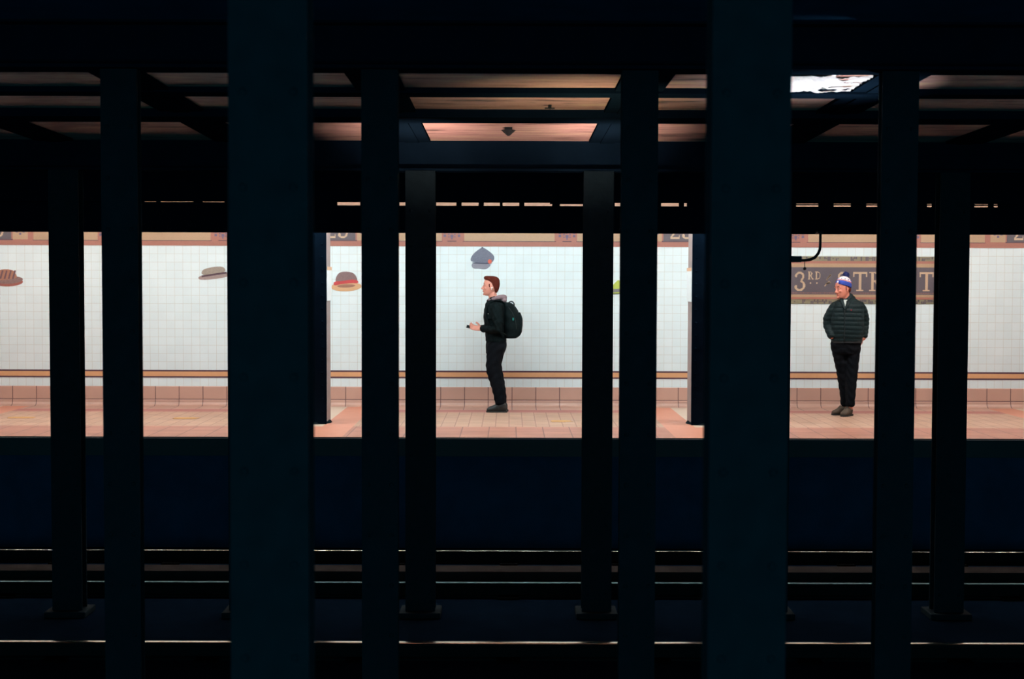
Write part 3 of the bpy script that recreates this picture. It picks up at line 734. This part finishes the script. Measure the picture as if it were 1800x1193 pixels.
# body: one continuous skin
bm = bmesh.new(); head_lofts(bm, hc)
tube(bm, [(f1(228), 0, z1(395)), (f1(232), 0, z1(425)), (f1(245), 0, z1(460))], [(.052, .052), (.052, .055), (.07, .065)], 20)
stack(bm, tor(TORSO1[1:], -.025)); stack(bm, [(z1(680), f1(200), f1(305), .15), (z1(720), f1(200), f1(306), .155), (z1(760), f1(205), f1(290), .15)])
for s in (1, -1):
    tube(bm, [sh[s], el[s], wr[s]], [.042, .036, .027], 14)
    tube(bm, [(f1(c) - (.0 if s > 0 else .02), s * .085, z1(cy)) for cy, c, _, _ in LEG1] + [(f1(281), s * .085, z1(1100))], [(b - .015, a - .018) for _, _, a, b in LEG1] + [(.03, .035)], 16)
    tube(bm, [(f1(290) - (.0 if s > 0 else .02), s * .085, .05), (f1(215) - (.0 if s > 0 else .02), s * .085, .035)], [(.03, .03), (.03, .02)], 12)
pv = Vector((f1(105), 0.02, z1(612)))
hand(bm, ori(wr[1] + Vector((.0, 0, .0)), (1, -.42, .12), (-.25, -1, .9)), .30, 1)
hand(bm, ori(wr[-1] + Vector((.0, 0, .0)), (1, .45, .14), (-.25, -1, -.6)), .35, -1)
remesh('body', bm, M['skin'], man, .0055, 3)
face_parts(man, hc)
# hair
bm = bmesh.new()
stack(bm, [(.133, .060, -.035, .040), (.126, .082, -.070, .062), (.112, .094, -.093, .075), (.092, .091, -.106, .081), (.072, .062, -.111, .0825), (.045, .030, -.114, .083), (.015, .010, -.114, .083), (-.012, -.018, -.110, .080), (-.045, -.045, -.100, .070), (-.075, -.058, -.086, .052)], 28, 2.2, hc)
for s in (-1, 1): tube(bm, [hc @ Vector((.018, s * .074, .03)), hc @ Vector((.012, s * .077, -.008))], [(.006, .012), (.005, .009)], 8)
rh = random.Random(5)
def hairdisp(co): return .0025 * math.sin(co.x * 400 + co.z * 90) * math.sin(co.y * 300 + co.z * 140)
remesh('hair', bm, M['hair'], man, .005, 2, hairdisp)
# hoodie: collar ring and hood lying on the back
bm = bmesh.new()
tube(bm, [(f1(203), 0, z1(447)), (f1(208), .06, z1(443)), (f1(235), .082, z1(437)), (f1(275), .075, z1(428)), (f1(298), .03, z1(428)), (f1(303), 0, z1(430)), (f1(298), -.03, z1(428)), (f1(275), -.075, z1(428)), (f1(235), -.082, z1(437)), (f1(208), -.06, z1(443)), (f1(203), 0, z1(447))], [.012, .018, .022, .032, .036, .036, .036, .032, .022, .018, .012], 14, (0, 0, 1))
ball(bm, (f1(288), 0, z1(440)), (.055, .075, .04)); ball(bm, (f1(300), 0, z1(447)), (.04, .09, .035))
remesh('hood', bm, M['hood'], man, .006, 4)
# jacket
bm = bmesh.new(); stack(bm, tor(TORSO1, 0), 32, 2.4)
for s in (1, -1):
    tube(bm, [sh[s] + Vector((.0, -.03 * s, .02)), sh[s] + Vector((-.005, .015 * s, -.06)), el[s] + Vector((-.002, 0, .08)), el[s], el[s] + (wr[s] - el[s]) * .3, el[s] + (wr[s] - el[s]) * .93], [.075, .074, .062, .058, .052, .040], 18)
def fold1(co): return .002 * math.sin(co.z * 60 + co.x * 35 + 4 * math.sin(co.y * 14)) + .002 * math.sin(co.x * 120 - co.z * 60)
jk = remesh('jacket', bm, M['denim'], man, .008, 4, fold1)
bm = bmesh.new(); tube(bm, [(f1(196), 0, z1(455)), (f1(200), .05, z1(450)), (f1(222), .085, z1(437)), (f1(245), .09, z1(428))], [(.014, .006), (.018, .007), (.02, .007), (.016, .006)], 10, (0, 0, 1))
tube(bm, [(f1(196), 0, z1(455)), (f1(200), -.05, z1(450)), (f1(222), -.085, z1(437)), (f1(245), -.09, z1(428))], [(.014, .006), (.018, .007), (.02, .007), (.016, .006)], 10, (0, 0, 1)); build('collar', bm, M['denim'], jk, True)
bm = bmesh.new(); stack(bm, [(z1(680), f1(187), f1(316), .184), (z1(697), f1(188), f1(317), .186)], 32, 2.4); build('waistband', bm, M['denim'], jk)
for cx, cy, yy in ((205, 528, .168), (230, 542, .196)):
    bm = bmesh.new(); ball(bm, (f1(cx), yy + .012, z1(cy)), (.006, .006, .006), seg=10); tag(build('button', bm, M['metal'], jk, True), 'small shiny metal button')
bm = bmesh.new(); box(bm, f1(236), f1(200), .196, .204, z1(560), z1(532), bevel=.002); build('chest_pocket', bm, M['denim'], jk)
# trousers
bm = bmesh.new(); stack(bm, [(z1(685), f1(194), f1(310), .168), (z1(705), f1(192), f1(316), .176), (z1(725), f1(190), f1(318), .180), (z1(750), f1(190), f1(313), .180), (z1(775), f1(192), f1(298), .175)], 32, 2.4)
for s in (1, -1):
    tube(bm, [(f1(c) - (.0 if s > 0 else .02), s * .085, z1(cy)) for cy, c, _, _ in LEG1], [(b + .008, a) for _, _, a, b in LEG1], 22)
def fold2(co): return .003 * math.sin(co.z * 60 + co.x * 50 + 3 * math.sin(co.y * 20))
tr = remesh('trousers', bm, M['trouser'], man, .008, 3, fold2)
for s in (1, -1):
    shoe(man, (f1(323) - (.0 if s > 0 else .015), s * .085, 0), (1, 0, 0), .272, .095, .115, M['boot'])
# phone in his hands, backpack on his back, earbud: separate things
ph = thing('phone', (-.173 - f1(92), 18.21 - .015, z1(611)), 'dark mobile phone held in both hands of the walking man', 'phone')
ph.rotation_euler = (math.radians(22), math.radians(10), 0)
bm = bmesh.new(); box(bm, -.045, .095, -.038, .038, -.006, .006, bevel=.003); build('case', bm, M['phone'], ph)
bm = bmesh.new(); box(bm, -.040, .090, -.034, .034, .0062, .007); build('screen', bm, M['pack'], ph)
eb = thing('earbud', (-.173 - f1(227), 18.21 - .088, z1(369)), 'white wireless earbud in the ear of the walking man', 'earbud')
bm = bmesh.new(); ball(bm, (0, 0, 0), (.009, .007, .009)); tube(bm, [(0, -.003, 0), (-.008, -.003, -.026)], [.004, .0035], 8); build('bud', bm, M['white_plastic'], eb, True)
bp = thing('backpack', (-.173, 18.21, 0), 'bulging black nylon backpack with a top loop on the walking man', 'backpack', rz=PI)
bm = bmesh.new()
BPS = [(460, 298, 336, .10), (470, 296, 358, .125), (485, 296, 372, .14), (510, 296, 386, .148), (540, 296, 396, .152), (570, 296, 402, .155), (600, 297, 406, .155), (640, 299, 404, .152), (665, 302, 396, .145), (678, 306, 380, .13)]
stack(bm, [(z1(c), f1(a), f1(b), h) for c, a, b, h in BPS], 32, 2.8)
def fold3(co): return .004 * math.sin(co.z * 45 + co.y * 20)
pb = remesh('main_compartment', bm, M['pack'], bp, .008, 4, fold3)
bm = bmesh.new(); stack(bm, [(z1(c), f1(a), f1(b), h) for c, a, b, h in ((520, 385, 401, .08), (545, 385, 411, .105), (560, 385, 416, .11), (600, 385, 416, .115), (640, 385, 412, .115), (664, 385, 400, .10))], 28, 3)
remesh('front_pocket', bm, M['pack'], bp, .007, 4)
bm = bmesh.new(); tube(bm, [(f1(a), b, z1(c)) for a, b, c in ((330, 0, 470), (333, 0, 458), (343, 0, 453), (355, 0, 456), (362, 0, 466), (364, 0, 478))], [(.014, .008)] * 6, 10); build('top_loop', bm, M['pack'], bp, True)
for s in (1, -1):
    bm = bmesh.new(); tube(bm, [(f1(a), s * b, z1(c)) for a, b, c in ((312, .10, 468), (285, .115, 450), (248, .125, 446), (214, .135, 462), (192, .15, 500), (190, .165, 545), (212, .196, 590), (262, .205, 630), (312, .18, 655))], [(.022, .007)] * 9, 10, (0, 1, 0)); build('shoulder_strap', bm, M['pack'], bp, True)
bm = bmesh.new(); box(bm, f1(361), f1(353), .15, .158, z1(568), z1(552), bevel=.002); tag(build('badge', bm, M['teal'], bp), 'small teal badge')
bm = bmesh.new(); tube(bm, [(f1(a), .152, z1(c)) for a, c in ((330, 490), (352, 520), (372, 570), (378, 620))], [.0035] * 4, 8); build('zip', bm, M['boot'], bp, True)

# ---------------- man in the bobble hat, body facing the camera (local +x -> world -Y, +y -> world +X)
S2 = 494.3; CX0 = 390
def l2(cx): return (cx - CX0) / S2
def z2(cy): return (1160 - cy) / S2
X2 = (1380 + CX0 / 3.511 - 895) / 2500 * 17.8
m2 = thing('person', (X2, 17.8, 0), 'person in dark quilted jacket and blue bobble hat, hands in pockets, head turned left', 'person', rz=-PI / 2)
def t2(secs, g=0):   # (cy, left cx, right cx, half depth[, forward])
    return [(z2(s[0]), s[3] + g + (s[4] if len(s) > 4 else 0), -s[3] - g + (s[4] if len(s) > 4 else 0), (s[2] - s[1]) / 2 / S2 + g, l2((s[1] + s[2]) / 2)) for s in secs]
T2 = [(432, 345, 432, .07), (442, 325, 450, .095), (456, 302, 470, .12), (475, 290, 482, .135), (510, 284, 484, .15), (560, 280, 484, .16), (620, 280, 484, .165), (670, 284, 480, .160), (700, 290, 474, .150)]
sh2 = {-1: Vector((0, l2(302), z2(485))), 1: Vector((0, l2(468), z2(482)))}
el2 = {-1: Vector((-.04, l2(271), z2(600))), 1: Vector((-.04, l2(494), z2(600)))}
wr2 = {-1: Vector((.075, l2(284), z2(672))), 1: Vector((.0, l2(488), z2(672)))}
# head frame: face towards world (-.92,-.38), tilted down
fw = Vector((.42, -.90, -.10)).normalized()   # local: x = towards camera, y = picture right
up = Vector((.0, -.16, 1)).normalized()
yl = up.cross(fw).normalized(); up2 = fw.cross(yl)
hm = Matrix((fw, yl, up2)).transposed().to_4x4()
h2 = Matrix.Translation((.03, l2(350), z2(372))) @ hm
bm = bmesh.new(); head_lofts(bm, h2)
tube(bm, [(.02, l2(362), z2(400)), (.01, l2(372), z2(425)), (0, l2(382), z2(460))], [(.058, .058), (.062, .06), (.09, .07)], 20)
stack(bm, t2(T2[2:], -.03)); stack(bm, t2([(690, 305, 460, .12), (730, 305, 462, .12), (770, 312, 460, .11)]))
LEGL = [(705, 330, .100, .105), (735, 336, .100, .105), (800, 349, .088, .095), (880, 362, .073, .080), (950, 373, .066, .074), (1030, 384, .058, .066), (1092, 390, .056, .060)]
LEGR = [(735, 422, .098, .105), (800, 416, .092, .095), (880, 415, .078, .080), (950, 411, .071, .074), (1030, 409, .060, .066), (1092, 406, .056, .060)]
for s, LG in ((-1, LEGL), (1, LEGR)):
    tube(bm, [sh2[s], el2[s], wr2[s]], [.045, .038, .028], 14)
    fx = -.10 if s < 0 else .03
    tube(bm, [(fx * (1 - (1092 - cy) / 357), l2(c), z2(cy)) for cy, c, _, _ in LG] + [(fx, l2(LG[-1][1]), .07)], [(a - .018, b - .02) for _, _, a, b in LG] + [(.03, .03)], 16)
hand(bm, ori(wr2[-1] + Vector((-.02, .03, .0)), (.02, .95, -.35), (.1, .3, 1)), .25, 1)
hand(bm, ori(wr2[1] + Vector((0.01, -.004, -.012)), (.42, -.86, -.20), (.4, -.1, 1)), .25, -1)
remesh('body', bm, M['skin2'], m2, .0055, 3)
face_parts(m2, h2)
P = lambda *a: h2 @ Vector(a)
bm = bmesh.new(); tube(bm, [P(.080, -.028, -.056), P(.096, -.012, -.050), P(.099, 0, -.049), P(.096, .012, -.050), P(.080, .028, -.056)], [.004, .006, .006, .006, .004], 8); build('moustache', bm, M['stubble'], m2, True)
bm = bmesh.new(); tube(bm, [P(.076, -.022, -.10), P(.088, 0, -.112), P(.076, .022, -.10)], [.006, .010, .006], 8); build('goatee', bm, M['stubble'], m2, True)
bm = bmesh.new()
for s in (-1, 1): tube(bm, [P(.0, s * .074, .03), P(.005, s * .077, -.02)], [(.006, .016), (.005, .012)], 8)
ball(bm, P(-.05, 0, -.02), (.058, .074, .05), h2.to_3x3()); build('hair', bm, M['hair'], m2, True)
# jacket with horizontal quilting
bm = bmesh.new(); stack(bm, t2(T2), 36, 2.5)
for s in (-1, 1):
    d = wr2[s] - el2[s]
    tube(bm, [sh2[s] + Vector((0, -.03 * s, .015)), sh2[s] + Vector((-.01, .012 * s, -.05)), el2[s] + Vector((0, 0, .08)), el2[s], el2[s] + d * .5, el2[s] + d * .92], [.070, .072, .066, .062, .056, .050], 18)
tube(bm, [(-.01, l2(385), z2(420)), (0, l2(388), z2(445))], [(.078, .072), (.09, .08)], 20)
def quilt(co): return .0065 * (abs(math.sin(co.z * PI / .054 + .25 * math.sin(co.y * 9))) ** .6 - .6)
jk = remesh('quilted_jacket', bm, M['puffer'], m2, .007, 2, quilt)
bm = bmesh.new()
tube(bm, [(.145 - abs(k - 2) * .001, l2(350), z2(cy)) for k, cy in enumerate((480, 530, 590, 650, 698))], [(.006, .028)] * 5, 8); build('zip', bm, M['puffer_seam'], jk, True)
bm = bmesh.new(); stack(bm, t2([(690, 290, 476, .150), (706, 292, 474, .148)], .004), 36, 2.5); build('hem', bm, M['puffer_seam'], jk)
bm = bmesh.new(); vs = [bm.verts.new(p) for p in ((.085, l2(334), z2(438)), (.098, l2(362), z2(440)), (.150, l2(350), z2(496)), (.158, l2(345), z2(496)))]
q = [(.075, 334, 440), (.115, 340, 452), (.142, 345, 470), (.164, 349, 494), (.138, 356, 472), (.115, 366, 455), (.085, 375, 440)]
bm.free(); bm = bmesh.new(); a = [bm.verts.new((x + .006, l2(c), z2(cy))) for x, c, cy in q]; b = [bm.verts.new((x - .02, l2(c), z2(cy))) for x, c, cy in q]
bm.faces.new(a); bm.faces.new(b[::-1])
for k in range(len(a)): j = (k + 1) % len(a); bm.faces.new((a[k], a[j], b[j], b[k]))
build('shirt', bm, M['shirt'], m2)
for s in (-1, 1):
    bm = bmesh.new(); tube(bm, [(-.06, l2(388 + s * 30), z2(418)), (.02, l2(384 + s * 38), z2(424)), (.09, l2(368 + s * 30), z2(440)), (.145, l2(355 + s * 12), z2(470)), (.168, l2(350 + s * 3), z2(498))], [(.012, .022), (.014, .026), (.013, .024), (.010, .018), (.006, .01)], 12, (1, 0, 0)); build('collar', bm, M['puffer'], jk, True)
bm = bmesh.new(); box(bm, .158, .166, l2(386), l2(394), z2(506), z2(499), bevel=.001); tag(build('emblem', bm, M['knit_red'], jk), 'tiny red chest emblem')
bm = bmesh.new(); stack(bm, t2([(688, 296, 468, .135), (710, 292, 470, .138), (745, 294, 468, .132), (775, 302, 464, .115)]), 32, 2.4)
for s, LG in ((-1, LEGL), (1, LEGR)):
    fx = -.10 if s < 0 else .03
    tube(bm, [(fx * (1 - (1092 - cy) / 357), l2(c), z2(cy)) for cy, c, _, _ in LG], [(a, b) for _, _, a, b in LG], 22)
remesh('trousers', bm, M['trouser'], m2, .008, 3, fold2)
shoe(m2, (-.115, l2(408), 0), (.18, -.98, 0), .215, .095, .11, M['tanshoe'], 'shoe', .09)
shoe(m2, (-.03, l2(420), 0), (.72, -.62, 0), .235, .10, .11, M['tanshoe'], 'shoe', .09)
# bobble hat (clothing: child of the person)
bt = hm @ Matrix.Rotation(-.38, 4, 'Y')
HM = Matrix.Translation(h2.translation) @ bt
CUFF = [(.028, .098, -.104, .088), (.034, .103, -.108, .092), (.060, .102, -.107, .091), (.082, .096, -.101, .086), (.087, .088, -.094, .080)]
bm = bmesh.new(); stack(bm, CUFF, 36, 2.1, HM); cf = build('hat_cuff', bm, M['knit_blue'], m2, True)
cf['label'] = 'blue ribbed cuff of the bobble hat'
bm = bmesh.new(); stack(bm, [(.075, .093, -.099, .084), (.100, .088, -.094, .080), (.122, .076, -.082, .070), (.142, .055, -.062, .052), (.155, .028, -.036, .028), (.159, .01, -.018, .012)], 36, 2.1, HM); ck = build('hat_crown', bm, M['knit_white'], m2, True)
ck['label'] = 'white crown of the bobble hat'
bm = bmesh.new(); stack(bm, [(.089, .093, -.099, .084), (.096, .092, -.098, .083)], 36, 2.1, HM); build('stripe', bm, M['knit_red'], ck, True)
bm = bmesh.new()
for a in range(0, 360, 30):
    c, s = math.cos(math.radians(a)), math.sin(math.radians(a)); p = HM @ Vector((-.003 + .086 * c, .079 * s, .112)); ball(bm, p, (.008, .008, .006), seg=8)
build('knit_motif', bm, M['knit_blue'], ck, True)
bm = bmesh.new(); ball(bm, HM @ Vector((.100, .012, .058)), (.006, .016, .014), HM.to_3x3(), 10); build('emblem', bm, M['knit_white'], cf, True)
bm = bmesh.new(); pc = HM @ Vector((-.010, 0, .182)); ball(bm, pc, .036, seg=20)
rp = random.Random(2)
for k in range(260):
    d = Vector((rp.gauss(0, 1), rp.gauss(0, 1), rp.gauss(0, 1))).normalized(); u = d.orthogonal().normalized() * .005; v = d.cross(u)
    b0 = [bm.verts.new(pc + d * .030 + u * math.cos(q) + v * math.sin(q)) for q in (0, 2.1, 4.2)]; tip = bm.verts.new(pc + d * rp.uniform(.044, .052))
    for i in range(3): bm.faces.new((b0[i], b0[(i + 1) % 3], tip))
pp = build('pompom', bm, M['knit_navy'], m2); pp['label'] = 'navy woollen pompom on the hat'
